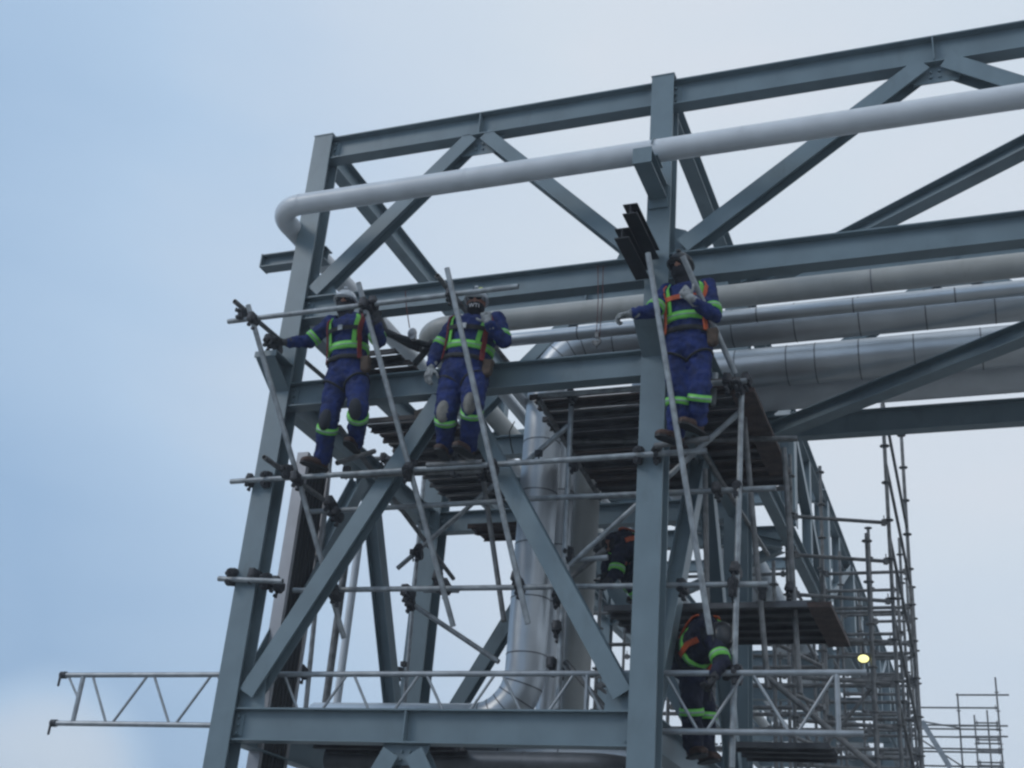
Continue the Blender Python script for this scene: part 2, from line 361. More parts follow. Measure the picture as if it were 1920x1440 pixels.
a_ = PY(498, 462, .34); mb = MB(); mb.ibeam((a_.x+.06, .30, 4.65), (.20, .30, 4.65), (0, 0, 1), .15, .14, .008, .012); mb.box((a_.x+.056, .30, 4.65), .012, .15, .16); mb.obj('bracket', 'steel', rack)

# two black primed beam stubs lying on the Z2 beam beside the right column
for i, (dx, dz) in enumerate(((.03, 4.02), (-.05, 3.83))):
    mb = MB(); mb.ibeam((CX[1]-.06+dx, -.80+.06*i, dz-.06), (CX[1]-.06+dx, -.05, dz-.06), (0, 0, 1), .10, .125, .008, .010)
    o = mb.obj('steel_stub', 'black')
    tag(o, ('upper' if i == 0 else 'lower') + ' black steel beam stub jutting out beside the head of the right worker', 'beam stub', 'black beam stubs')

# ================================================================== PIPES
def arc(c, r, u, v, a0=0, a1=90, n=9): return [V(c) + V(u)*r*math.cos(rad(a0+(a1-a0)*i/n)) + V(v)*r*math.sin(rad(a0+(a1-a0)*i/n)) for i in range(n+1)]
def pipe(name, pts, r, m, label, cat='pipe', group='pipes on the rack', bands=None, bm='cladband', n=28):
    mb = MB(); mb.tube(pts, r, n, hollow=False); o = mb.obj(name, m); tag(o, label, cat, group)
    if bands:
        for k, (c, d) in enumerate(bands):
            b = MB(); c = V(c); d = V(d).normalized(); b.tube([c-d*.006, c+d*.006], r+.003, n, hollow=False)
            b.obj('cladding_seam', bm, o)
    return o
# top white pipe with elbow at the left, running back over the left side
zc, r_ = 4.835, .104
pp = [V((13.5, -.37, zc)), V((.21, -.37, zc))] + arc((.21, -.37+.30, zc), .30, (0, -1, 0), (-1, 0, 0), 8, 90, 8) + [V((-.09, 26, zc))]
pipe('pipe', pp, r_, 'white', 'long white painted pipe in front of the top truss, bending back at its left end', bands=[((.22, -.37, zc), (1, 0, 0)), ((-.09, -.05, zc), (0, 1, 0)), ((4.6, -.37, zc), (1, 0, 0)), ((2.0, -.37, zc), (1, 0, 0)), ((6.9, -.37, zc), (1, 0, 0))], bm='white')
# cream pipe behind beam, elbow to depth run
def fit_low(px, py, y, r):   # centre height so that the lower silhouette passes through the pixel
    q = PY(px, py, y); d = (q-CAM); a = math.atan2(d.z, d.y); return q.z + r/math.cos(a)
y5, r5 = 2.35, .125; z5 = fit_low(1500, 564, y5, r5)
x5 = PZ(948, 806, z5).x
pp = [V((13.5, y5, z5)), V((x5+.42, y5, z5))] + arc((x5+.42, y5+.42, z5), .42, (0, -1, 0), (-1, 0, 0), 8, 90, 8) + [V((x5, 26, z5))]
pipe('pipe', pp, r5, 'cream', 'wide cream pipe close behind the second beam from the top, above the silver pipes', bands=[((5.4, y5, z5), (1, 0, 0)), ((x5+.44, y5, z5), (1, 0, 0))])
# silver pipe S1
y1, r1 = 1.35, .068; z1_ = fit_low(1500, 596, y1, r1)
bs = [((x, y1, z1_), (1, 0, 0)) for x in [2.6+.9*i for i in range(12)]]
x1 = PZ(978, 778, z1_).x
pp = [V((13.5, y1, z1_)), V((x1+.3, y1, z1_))] + arc((x1+.3, y1+.3, z1_), .3, (0, -1, 0), (-1, 0, 0), 8, 90, 6) + [V((x1, 26, z1_))]
pipe('pipe', pp, r1, 'clad', 'slim silver clad pipe, uppermost of the silver pipes running right', bands=bs)
# S2 with long elbow down to the vertical run A
y2, r2 = 1.95, .195; z2_ = fit_low(1500, 641, y2, r2)
xA = PY(1004, 1000, y2).x
R = .55
pts = [V((13.5, y2, z2_)), V((xA+R, y2, z2_))] + arc((xA+R, y2, z2_-R), R, (0, 0, 1), (-1, 0, 0), 12, 90, 7) + [V((xA, y2, .75))]
ar = arc((xA-.50, y2, .75), .50, (1, 0, 0), (0, 0, -1), 12, 90, 7); pts += ar + [V((xA-2.2, y2, .25))]
bs = [((x, y2, z2_), (1, 0, 0)) for x in [xA+R+.2+.62*i for i in range(14)]] + [((xA, y2, z), (0, 0, 1)) for z in (3.1, 2.55, 2.0, 1.45, .9)]
el = arc((xA+R, y2, z2_-R), R, (0, 0, 1), (-1, 0, 0), 0, 90, 6)
bs += [(el[i], el[i+1]-el[i-1]) for i in range(1, 6)]
el = arc((xA-.50, y2, .75), .50, (1, 0, 0), (0, 0, -1), 0, 90, 6); bs += [(el[i], el[i+1]-el[i-1]) for i in range(1, 6)]
pipe('pipe', pts, r2, 'clad', 'silver clad pipe bending down beside the middle worker and running down the bay', bands=bs)
# second vertical silver pipe and cream riser
def riser(px, py, y, r, m, label, ztop, zbot, elbow=None, seams=True, dirx=1):
    x = PY(px, py, y).x
    pts = [V((x, y, zbot)), V((x, y, ztop))]
    if elbow: pts = [V((x, y, zbot)), V((x, y, ztop-elbow))] + arc((x+dirx*elbow, y, ztop-elbow), elbow, (-dirx, 0, 0), (0, 0, 1), 12, 90, 6) + [V((13.5 if dirx > 0 else x-3, y, ztop))]
    bs = [((x, y, zbot+.45+.6*i), (0, 0, 1)) for i in range(int((ztop-zbot-.9)/.6))] if seams else None
    return pipe('pipe', pts, r, m, label, bands=bs)
y3, r3 = 2.95, .215; z3_ = fit_low(1500, 721, y3, r3)
riser(1046, 1050, 2.45, .125, 'clad', 'second upright silver clad pipe, right of the wider one in the bay', 3.9, -.7)
bs = [((x, y3, z3_), (1, 0, 0)) for x in (3.9, 4.45, 4.75, 5.2, 5.75, 6.4, 7.0, 7.6, 8.2)]
pipe('pipe', [V((13.5, y3, z3_)), V((3.3, y3, z3_))] + arc((3.3, y3+.5, z3_), .5, (0, -1, 0), (-1, 0, 0), 8, 90, 6) + [V((2.8, 26, z3_))], r3, 'clad', 'widest silver clad pipe on the right, directly above the lowest white pipe', bands=bs)
y4, r4 = 3.35, .175; z4_ = fit_low(1500, 767, y4, r4)
pipe('pipe', [V((13.5, y4, z4_)), V((3.0, y4, z4_))] + arc((3.0, y4+.45, z4_), .45, (0, -1, 0), (-1, 0, 0), 8, 90, 6) + [V((2.55, 26, z4_))], r4, 'white', 'lowest white pipe on the right, just above the dark rear beam', bands=[((6.6, y4, z4_), (1, 0, 0))], bm='white')
y6 = 2.75; x6 = PY(1086, 1150, y6).x
pts = [V((x6, y6, 3.6)), V((x6, y6, .35))] + arc((x6-.45, y6, .35), .45, (1, 0, 0), (0, 0, -1), 12, 90, 7) + [V((x6-2.6, y6, -.10))]
pipe('pipe', pts, .15, 'cream', 'upright cream pipe behind the silver risers, bending left under the lower beam')
a = PZ(1003, 778, 3.6); pipe('pipe', [V((a.x, 1.4, 3.6)), V((a.x, 22, 3.6))], .045, 'white', 'thin pale pipe running back into the rack just left of the silver elbow')
# thin uprights at left
for i, (pa, pb, y, r, m, lb) in enumerate((((672, 1015), (633, 1320), 3.2, .045, 'white', 'thin white upright pipe between the left braces'), ((655, 1000), (610, 1325), 2.4, .04, 'galvd', 'thin dark upright pipe left of the thin white one'))):
    a = PY(*pa, y); b = PY(*pb, y); x = (a.x+b.x)/2
    pipe('pipe', [V((x, y, -2.5)), V((x, y, 3.0))], r, m, lb)
# small horizontal silver pipe at the bottom and dark pipes below the low beam
for i, (px, py, y, r, m, lb) in enumerate(((700, 1425, 1.2, .10, 'galvd', 'dark pipe under the low beam, nearest the front'), (880, 1418, 2.2, .13, 'clad', 'dull silver pipe under the low beam, behind the dark one'))):
    c = PY(px, py, y); pipe('pipe', [V((.5, y, c.z)), V((3.0, y, c.z))] + arc((3.0, y+.3, c.z), .3, (0, -1, 0), (1, 0, 0), 8, 90, 6) + [V((3.3, 8, c.z))], r, 'cladband' if i == 0 else m, lb, bands=[((x, y, c.z), (1, 0, 0)) for x in (1.2, 1.8, 2.4)])

# cable tray standing in the left face
tr = empty('cable_tray', (.1, .8, 0), 'pale upright cable tray with dark cables inside, behind the left column', 'cable tray')
xt = .02
for yy in (.62, 1.10):
    mb = MB(); mb.box((xt+.06, yy, -.2), .12, .012, 5.6); mb.box((xt+.003, yy+.02*(1 if yy < .9 else -1), -.2), .006, .04, 5.6); mb.box((xt+.117, yy+.02*(1 if yy < .9 else -1), -.2), .006, .04, 5.6); mb.obj('side_rail', 'tray', tr)
for i in range(18):
    mb = MB(); mb.box((xt+.06, .86, -2.8+.3*i), .03, .465, .02); mb.obj('rung', 'tray' if i % 5 == 0 else 'galvd', tr)
for i in range(7):
    mb = MB(); mb.tube([(xt+.085+.01*math.sin(i), .67+.063*i, -3), (xt+.08, .67+.063*i, .2), (xt+.085, .67+.06*i, 2.6)], .030, 8, False); mb.obj('cable', 'rubber', tr)

# ================================================================== TUBE AND COUPLER SCAFFOLD
scf = empty('tube_scaffold', (1.8, .5, -3.55), 'tube and coupler scaffold of grey tubes clamped around and inside the steel tower', 'scaffold')
TR = .0242
def coupler(p, d1, d2, parent=None, s=1.0):
    p = V(p); d1 = V(d1).normalized(); d2 = V(d2).normalized(); n = d1.cross(d2)
    if n.length < .2: n = perp(d1)[0]
    n.normalize(); mb = MB()
    mb.box(p, .05*s, .078*s, .115*s, d1, n)
    mb.tube([p-n*.03*s-d1*.028*s, p-n*.03*s+d1*.028*s], .037*s, 10, False); mb.tube([p+n*.03*s-d2*.028*s, p+n*.03*s+d2*.028*s], .037*s, 10, False)
    q = d1.cross(n)
    for k in (-1, 1):
        b = p + n*(.03*k*s) + q*.04*s; mb.tube([b, b+q*.045*s+n*(.02*k)], .009*s, 6, False); mb.tube([b+q*.03*s, b+q*.045*s], .018*s, 6, False)
    return mb.obj('coupler', 'clamp', parent or scf)
def tb(a, b, m='galv', parent=None, name='tube', r=TR):
    mb = MB(); mb.tube([a, b], r, 12); return mb.obj(name, m, parent or scf)
# ledgers
L1 = (PY(428, 603, -.52), PY(972, 537, -.52)); L2 = (PY(433, 903, -.08), PY(1325, 845, -.08)); tb(*L1); tb(*L2)
L3a = (PY(410, 1085, -.05), PY(530, 1090, -.05)); tb(*L3a)
L3 = (PY(550, 1107, .34), PY(1440, 1095, .34)); tb(*L3)
L4 = (PY(575, 960, .42), PY(945, 940, .42)); tb(*L4); L5 = (PY(950, 937, .42), PY(1455, 915, .42)); tb(*L5)
L2b = (PY(640, 893, -.02), PY(905, 882, -.02)); tb(*L2b, m='galvd')
# leaning uprights
UPR = []
for (a, b, ya, yb) in (((465, 572), (645, 1197), -.58, .5), ((672, 530), (850, 1175), -.62, .35), ((838, 503), (990, 1170), -.72, -.06), ((1215, 475), (1332, 1190), -.62, -.10), ((1280, 480), (1378, 700), -.64, -.10)):
    A, B = PY(*a, ya), PY(*b, yb); UPR.append((A, B)); tb(A, B)
# putlogs running back into the bay
PUT = []
for (a, b, ya) in (((440, 565), (610, 710), -.6), ((820, 517), (962, 692), -.6), ((495, 857), (625, 950), -.35), ((636, 800), (850, 1085), .0)):
    A = PY(*a, ya); B = PX(*b, A.x); PUT.append((A, B)); tb(A, B, 'galvd')
# inner standards
def stdd(pa, pb, y, m='galv', top=None):
    A, B = PY(*pa, y), PY(*pb, y); tb(A, B, m); return A, B
S1s = stdd((1072, 742), (1046, 1330), .44); S2s = stdd((1391, 722), (1372, 1440), .36)
stdd((797, 870), (757, 1330), 3.3); stdd((622, 830), (573, 1330), 1.25)
stdd((1470, 840), (1500, 1300), 1.2, 'galvd'); stdd((1395, 780), (1440, 1290), .9, 'galvd'); stdd((1342, 700), (1337, 760), .5)
stdd((905, 890), (945, 1165), .55, 'galvd'); stdd((1322, 880), (1328, 1300), 1.1, 'galvd')
# diagonals
tb(PY(632, 868, -.12), PY(702, 846, .35), 'galvd'); tb(PY(800, 872, -.10), PY(905, 866, -.10), 'galvd'); tb(PY(1228, 836, -.16), PY(1330, 822, -.16), 'galvd')
DG = [((745, 1066), (935, 902), 1.6, 'galv'), ((770, 1131), (935, 1241), 1.25, 'galv'), ((985, 868), (1066, 798), .5, 'galv'), ((1067, 1061), (1392, 768), .47, 'galv'), ((1068, 1085), (1135, 1030), .6, 'galvd'), ((860, 845), (965, 930), .25, 'galvd'), ((1440, 1270), (1640, 1440), .9, 'galvd'), ((1060, 1240), (1140, 1335), .5, 'galvd'), ((1140, 1045), (1065, 1052), .5, 'galv')]
for a, b, y, m in DG: tb(PY(*a, y), PY(*b, y), m)
# brown board and tubes along depth under the deck
for (a, b, z) in (((1300, 820), (1440, 1040), 2.72), ((1010, 748), (1125, 935), 2.78)):
    tb(PZ(*a, z), PZ(*b, z), 'galvd')
tb(PY(1010, 742, .28), PY(1400, 714, .28), 'galv'); tb(PY(1105, 933, 2.6), PY(1485, 915, 2.6), 'galvd'); tb(PY(1060, 828, 1.3), PY(1495, 822, 1.3), 'galvd')
tb(PY(700, 860, 2.0), PY(790, 858, 2.0), 'galvd'); tb(PY(795, 1108, 3.2), PY(860, 1108, 3.2), 'galv')
# couplers at the visible crossings
CPL = [((475, 598), -.55), ((455, 590), -.53), ((685, 572), -.56), ((845, 553), -.58), ((700, 570), -.5), ((470, 901), -.03), ((500, 899), -.03), ((556, 897), -.12), ((540, 885), -.1), ((765, 885), -.12), ((855, 880), 0), ((925, 876), -.12), ((1197, 853), -.05), ((1232, 850), -.05), ((505, 640), -.2), ((520, 650), -.2),
       ((435, 1082), -.02), ((478, 1078), .0), ((500, 1090), .05), ((520, 1096), .1), ((625, 1108), .3), ((630, 1115), .33), ((765, 1110), .4), ((770, 1130), 1.2), ((822, 1085), .45), ((835, 1100), .4), ((968, 1085), .38), ((975, 1100), .35), ((1045, 1120), .42), ((1045, 1180), .44), ((1280, 1100), .4), ((1375, 1100), .33), ((1378, 1115), .4),
       ((620, 945), .38), ((632, 965), .42), ((785, 1035), 1.5), ((750, 1260), 3.25), ((568, 1260), 1.2), ((1036, 1245), .5), ((1050, 1262), .5), ((1382, 1265), .34), ((1385, 725), .3), ((1365, 715), .2), ((1400, 712), .36), ((1072, 742), .4), ((1345, 918), .4), ((1383, 917), .38), ((730, 870), 1.9), ((722, 860), 1.95), ((775, 735), 1.0), ((850, 858), .2), ((1068, 1040), .5), ((1380, 1070), .36), ((905, 888), .2), ((1480, 1105), 1.2), ((1430, 1110), .9), ((1075, 870), .46)]
for (q, y) in CPL:
    p = PY(*q, y); coupler(p, V((1, random.uniform(-.2, .2), random.uniform(-.1, .1))), V((random.uniform(-.1, .1), random.choice((.1, .9)), random.choice((1, .3)))), s=random.uniform(1.0, 1.25))
for (q, y) in (((775, 868), .1), ((650, 880), .1), ((1330, 1290), .5), ((1010, 850), .45), ((775, 1035), 1.5), ((757, 1245), 3.2)):
    p = PY(*q, y); mb = MB(); mb.tube([p, p+V((.01, 0, -.10))], .008, 6, False); mb.box(p, .06, .05, .05); mb.obj('wedge_clamp', 'clamp', scf)

# ================================================================== LATTICE GIRDER
gy = .30
gt = (PY(118, 1265, gy), PY(1625, 1262, gy)); gb = (PY(100, 1354, gy), PY(1620, 1378, gy))
zt, zb = (gt[0].z+gt[1].z)/2, (gb[0].z+gb[1].z)/2
gird = empty('lattice_girder', (gt[0].x, gy, zb), 'long silver lattice girder crossing behind both columns, its end sticking out at the left', 'girder')
tb((gt[0].x, gy, zt), (gt[1].x, gy, zt), 'alu', gird, 'chord'); tb((gb[0].x, gy, zb), (gb[1].x, gy, zb), 'alu', gird, 'chord')
x0 = gb[0].x + .38; xend = gt[1].x-.1; stp = .36; k = 0; x = x0
mb = MB(); mb.tube([(gb[0].x+.22, gy, zb), (gt[0].x+.24, gy, zt)], .022, 10); mb.obj('post', 'alu', gird)
mb = MB(); mb.tube([(gt[0].x+.06, gy+.002, zt), (gb[0].x+.24, gy+.002, (zt+zb)/2-.02)], .011, 8); mb.obj('lacing_bar', 'alu', gird)
x = gt[0].x+.34
while x < xend-.3:
    mb = MB(); mb.tube([(x, gy, zt), (x+.27, gy, zb)], .0125, 8); mb.obj('lacing_bar', 'alu', gird)
    mb = MB(); mb.tube([(x+.33, gy, zb), (x+.62, gy, zt)], .0125, 8); mb.obj('lacing_bar', 'alu', gird); x += .68
for px in (1570, 1100):
    xx = PY(px, 1300, gy).x; mb = MB(); mb.tube([(xx, gy, zt), (xx, gy, zb)], .02, 8); mb.obj('post', 'alu', gird)
for (xx, zz) in ((gt[0].x, zt), (gb[0].x, zb)):
    mb = MB(); mb.tube([(xx-.02, gy, zz), (xx+.04, gy, zz)], .034, 10, False); mb.box((xx, gy-.03, zz-.05), .02, .012, .12); mb.obj('end_coupler', 'clamp', gird)

# ================================================================== DECK PLANKS (steel, ribbed underside)
def plank(x0, x1, y, z, w=.235, m='plank', wood=False, ax=0, holes=False):
    mb = MB(); L = x1-x0; xm = (x0+x1)/2
    def bx(cx, cy, cz, sx, sy, sz):
        if ax == 0: mb.box((cx, cy, cz), sx, sy, sz)
        else: mb.box((cy, cx, cz), sy, sx, sz)
    if wood: bx(xm, y, z, L, w, .045)
    elif holes:
        bx(xm, y-.075, z+.022, L, w/2-.032, .004) ; bx(xm, y+.0665, z+.022, L, w/2-.016, .004)
        u = x0; hx = sorted(random.uniform(x0+.1, x1-.3) for _ in range(3))
        for h in hx:
            if h < u+.05: continue
            for k_ in range(random.choice((2, 3, 4))):
                if h > u: bx((u+h)/2, y-.0215, z+.022, h-u, .024, .004)
                u = h+.013; h = u+.05
        bx((u+x1)/2, y-.0215, z+.022, x1-u, .024, .004)
        for s_ in (-1, 1): bx(xm, y+s_*(w/2-.002), z, L, .004, .048); bx(xm, y+s_*(w/2-.014), z-.024, L, .024, .004)
        for q in (-.065, .022, .06): bx(xm, y+q, z+.012, L, .022, .014)
    else:
        bx(xm, y, z+.022, L, w, .004)
        for s_ in (-1, 1): bx(xm, y+s_*(w/2-.002), z, L, .004, .048); bx(xm, y+s_*(w/2-.014), z-.024, L, .024, .004)
        for q in (-.055, 0, .055): bx(xm, y+q, z+.012, L, .022, .014)
        nb = int(L/.6)
        for i in range(nb+1): bx(x0+.02+i*(L-.04)/max(1, nb), y, z+.004, .03, w-.01, .012)
    return mb.obj('scaffold_plank', m)
ORD = ['first', 'second', 'third', 'fourth', 'fifth', 'sixth', 'seventh', 'eighth', 'ninth', 'tenth', 'eleventh', 'twelfth']
def deck(x0, x1, y0, y1, z, where, m='plank', jit=.03, pitch=.245):
    n = int(round((y1-y0)/pitch))
    for i in range(n):
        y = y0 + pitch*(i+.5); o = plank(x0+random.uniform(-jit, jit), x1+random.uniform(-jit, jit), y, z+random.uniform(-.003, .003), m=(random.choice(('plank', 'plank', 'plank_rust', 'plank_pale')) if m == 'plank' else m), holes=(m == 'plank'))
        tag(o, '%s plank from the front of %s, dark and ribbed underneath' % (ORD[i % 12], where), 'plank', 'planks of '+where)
deck(2.50, 4.46, .34, 2.9, 2.86, 'the upper right deck')
deck(.70, 1.60, .55, 2.8, 2.86, 'the upper left deck')
deck(3.10, 4.86, 1.00, 2.24, 1.08, 'the middle right deck', jit=.012)
deck(.95, 1.85, 2.75, 3.25, 2.55, 'the small brown rear deck', 'wood')
deck(.55, 1.9, .6, 3.3, -.16, 'the low left deck')
deck(3.98, 4.85, 2.25, 3.0, .16, 'the low right deck')
deck(.42, 1.12, .30, 1.28, 3.46, 'the small top left deck')
# brown boards along depth
o = plank(1.0, 2.3, 4.955, 1.07, .19, 'wood', True, 1); tag(o, 'reddish brown board laid back along the right edge of the middle deck', 'board')
o = plank(4.1, 9.0, 3.46+.0, -.42, .30, 'pale', True, 1); tag(o, 'pale long board under the right side of the rack near the bent worker', 'board')
o = plank(.4, 2.3, 4.44, 2.78, .2, 'wood', True, 1); tag(o, 'brown edge board along the right side of the upper deck', 'board')

# ================================================================== RING SCAFFOLD TOWER (right, further back)
def tower(name, label, posts, zlev, x_pairs, y_pairs, ztop, zbot, dg=(), m='galvd'):
    t = empty(name, (posts[0][0], posts[0][1], zbot), label, 'scaffold')
    for i, (x, y) in enumerate(posts):
        mb = MB(); zt_ = ztop[i]; mb.tube([(x, y, zbot), (x, y, zt_)], .0245, 10)
        z = zbot+.15
        while z < zt_: mb.tube([(x, y, z), (x, y, z+.012)], .062, 8, False); z += .5
        mb.obj('standard', m, t)
    for i, j in x_pairs+y_pairs:
        (xa, ya), (xb, yb) = posts[i], posts[j]
        for z in zlev:
            if z < min(ztop[i], ztop[j]):
                d = V((xb-xa, yb-ya, 0)).normalized(); mb = MB(); mb.tube([V((xa, ya, z)), V((xb, yb, z))], .0245, 10)
                for q, s_ in ((V((xa, ya, z)), 1), (V((xb, yb, z)), -1)): mb.box(q+d*s_*.06, .05, .05, .075, d); mb.box(q+d*s_*.055+V((0, 0, .03)), .012, .008, .13, d)
                mb.obj('ledger', m, t)
    for i, j, za, zb_ in dg:
        mb = MB(); mb.tube([V((*posts[i], za)), V((*posts[j], zb_))], .021, 8); mb.obj('diagonal_brace', m, t)
    return t
V1 = PY(1666, 977, 6.1); V2 = PY(1702, 1017, 8.1)
p0 = (V1.x, V1.y); p1 = (V2.x, V2.y)
p2 = (PY(1482, 1040, 5.6).x, 5.7); p3 = (PY(1536, 891, 8.0).x, 8.1)
p4 = (PY(1637, 1100, 11).x, 10.6); p5 = (PY(1712, 1300, 11).x+.1, 10.6)
ztp = [PY(1658, 757, 6.1).z, PY(1697, 838, 8.1).z+.5, 4.4, 5.2, PY(1636, 990, 10.6).z, PY(1700, 1100, 10.6).z]
lv = [-3.2+.5*i for i in range(0, 16) if i % 2 == 0] + [2.3+.5, 1.3+.5]
dgs = [(0, 1, z+1.0, z) for z in (-2.6, -1.6, -.6, .4, 1.4, 2.4, 3.4)] + [(0, 1, 5.3, 4.2)]
tower('scaffold_tower', 'ring lock scaffold tower of dark tubes rising to the right of the rack', [p0, p1, p2, p3, p4, p5], [z+.07 for z in sorted(set([-3.0+.5*i for i in range(3, 14)]))], [(2, 0), (3, 1), (4, 5)], [], ztp, -3.55, dgs)
# more ledgers deep inside the rack and other inner scaffold
post2 = [(CX[0]+.6+i*1.0, y) for y in (7.5, 10.0, 13.0) for i in range(4)]
tower('scaffold_tower', 'inner ring lock scaffold of dark tubes deep under the rack behind the bent worker', post2, [0.5, 1.5, 2.0, 2.9, 3.4], [(0, 1), (1, 2), (2, 3), (4, 5), (5, 6), (6, 7), (8, 9), (9, 10), (10, 11)], [(3, 7), (7, 11)], [3.8, 3.9, 3.7, 3.8]*3, -3.55)
post3 = [(3.9, 9.5), (5.0, 9.5), (3.9, 12.0), (4.9, 12.0), (3.9, 15), (4.8, 15)]
tower('scaffold_tower', 'stair-like ring scaffold beyond the tall tower, rungs close together', post3, [1.1+.33*i for i in range(10)], [(0, 1), (2, 3), (4, 5)], [], [4.3, 4.0, 5.2, 5.4, 5.4, 5.8], -3.55)
# far scaffold on the right
YF = 27.0
def fx(px, py): q = PY(px, py, YF); return q
q1, q2, q3 = fx(1795, 1300), fx(1866, 1270), fx(1720, 1330)
fp = [(q1.x, YF), (q2.x, YF), (q3.x-.5, YF), (q1.x+.35, YF+2), (q1.x+.7, YF+2), (q1.x+1.0, YF+2)]
far = tower('scaffold_tower', 'small far scaffold frame low at the right edge of the photo', fp, [fx(1800, y_).z for y_ in (1327, 1360, 1367, 1382, 1404, 1410, 1437)], [(2, 1), ], [(3, 5)], [q1.z, q2.z, fx(1720, 1325).z, fx(1808, 1340).z+.4, fx(1830, 1330).z+.4, fx(1840, 1345).z+.3], -3.55, [(2, 0, fx(1720, 1345).z, fx(1800, 1365).z), (2, 0, fx(1722, 1360).z, fx(1780, 1437).z)])
mb = MB(); mb.tube([fx(1792, 1303), fx(1892, 1303)], .0245, 8); mb.obj('ledger', 'galvd', far)
for y_ in (1361, 1381): mb = MB(); mb.tube([fx(1800, y_), fx(1890, y_)], .0245, 8); mb.obj('ledger', 'galvd', far)
a, b = fx(1728, 1352), fx(1782, 1440); mb = MB(); mb.box((a+b)/2, (b-a).length, .05, .14, (b-a)); mb.obj('stair_stringer', 'alu', far)

post4 = [(CX[0]+1.6, 5.4), (CX[1]+.1, 5.4), (CX[1]+1.2, 5.4), (CX[0]+2.2, 6.6), (CX[1]+.5, 6.6)]
tower('scaffold_tower', 'low ring scaffold of dark tubes behind the end of the lattice girder', post4, [-.4, .05, .4, .9, 1.4, 1.9], [(0, 1), (1, 2), (3, 4)], [(1, 4)], [2.6, 2.9, 3.2, 2.4, 2.7], -3.55, [(1, 2, .05, 1.4), (0, 1, 1.4, .05)])
# ================================================================== LAMP
lp = PY(1619, 1235, 5.4)
lamp = empty('work_lamp', lp, 'lit yellowish work lamp hanging among the scaffold tubes at the right', 'lamp')
mb = MB(); ax = (CAM-lp).normalized(); a1, a2 = perp(ax); mb.loft([(lp+ax*(.02), a1*.045, a2*.062), (lp+ax*.05, a1*.043, a2*.058), (lp+ax*.07, a1*.028, a2*.038)]); mb.obj('lens', 'lamp', lamp)
mb = MB(); mb.loft([(lp-ax*.08, a1*.028, a2*.035), (lp-ax*.02, a1*.05, a2*.065), (lp+ax*.019, a1*.058, a2*.076)]); mb.box(lp+V((0, 0, .1)), .02, .02, .12); mb.obj('housing', 'black', lamp)

# ================================================================== HANGING CORD + HOOK, RED TAG LINE, BLACK SLING
for (pa, pb, pc, lb) in (((1121, 500), (1118, 632), (1130, 550), 'thin dark red cord with a metal snap hook hanging below the second beam'),):
    r0 = empty('lifting_cord', PY(*pa, -.02), lb, 'cord')
    for o_, q in ((0, pa), (9, (1131, 500))):
        mb = MB(); a = PY(*q, .0); b = PY(pb[0]+(0 if o_ == 0 else 6), pb[1], -.02); mid = (a+b)/2+V((.01, 0, 0)); mb.tube([PY(q[0], q[1]-2, .1), a, mid, b], .004, 6, False); mb.obj('cord', 'cord', r0)
    h = PY(1119, 640, -.02); mb = MB(); mb.tube([h+V((0, 0, .05))]+arc(h, .035, (0, 0, 1), (1, 0, 0), 0, 290, 10), .010, 8, False); mb.box(h+V((0, 0, .06)), .03, .03, .05); mb.loft([(h+V((0, 0, -.07)), V((.004, 0, 0)), V((0, .004, 0))), (h+V((0, 0, 0)), V((.03, 0, 0)), V((0, .02, 0)))]); mb.obj('snap_hook', 'galvd', r0)
a = PY(764, 500+66, -.02); o = MB().tube([PY(760, 545, .02), PY(762, 575, 0), PY(768, 615, .05)], .005, 6, False).obj('tag_line', 'cord'); tag(o, 'short thin red line hanging off the beam between the two left workers', 'cord')
sg = MB(); pts = [PY(*q, .9) for q in ((708, 592), (722, 622), (745, 632), (775, 640), (803, 647), (822, 640))]
sg.tube(pts, .045, 10, False, r2=.03); o = sg.obj('hose', 'rubber'); tag(o, 'thick black hose looped behind the beam between the two left workers', 'hose')
sg = MB(); sg.tube([PY(*q, .95) for q in ((735, 628), (770, 648), (788, 655))], .035, 10, False); o = sg.obj('hose', 'rubber'); tag(o, 'short black hose crossing in front of the white pipe between the two left workers', 'hose')
sg = MB(); sg.tube([PY(*q, .95) for q in ((812, 640), (790, 668), (775, 685))], .035, 10, False); o = sg.obj('hose', 'rubber'); tag(o, 'steeply sloping black hose left of the middle worker', 'hose')
c = PY(773, 625, .8); mb = MB(); mb.ball(c, .05, .04, .06); mb.box(c+V((.02, 0, -.05)), .05, .05, .05); o = mb.obj('shackle', 'tray'); tag(o, 'small pale metal shackle beside the black hose, left of the middle worker', 'shackle')
mb = MB(); c = PY(792, 790, .35); mb.box(c, .13, .02, .26, V((1, 0, .25))); o = mb.obj('timber_block', 'pale'); tag(o, 'pale timber block wedged under the middle beam by the middle worker', 'block')
mb = MB(); mb.tube([PY(965, 790, .6), PY(955, 810, .6), PY(958, 835, .6), PY(962, 850, .6)], .006, 6, False); o = mb.obj('wire', 'rubber'); tag(o, 'thin black wire curving beside the silver riser', 'wire')

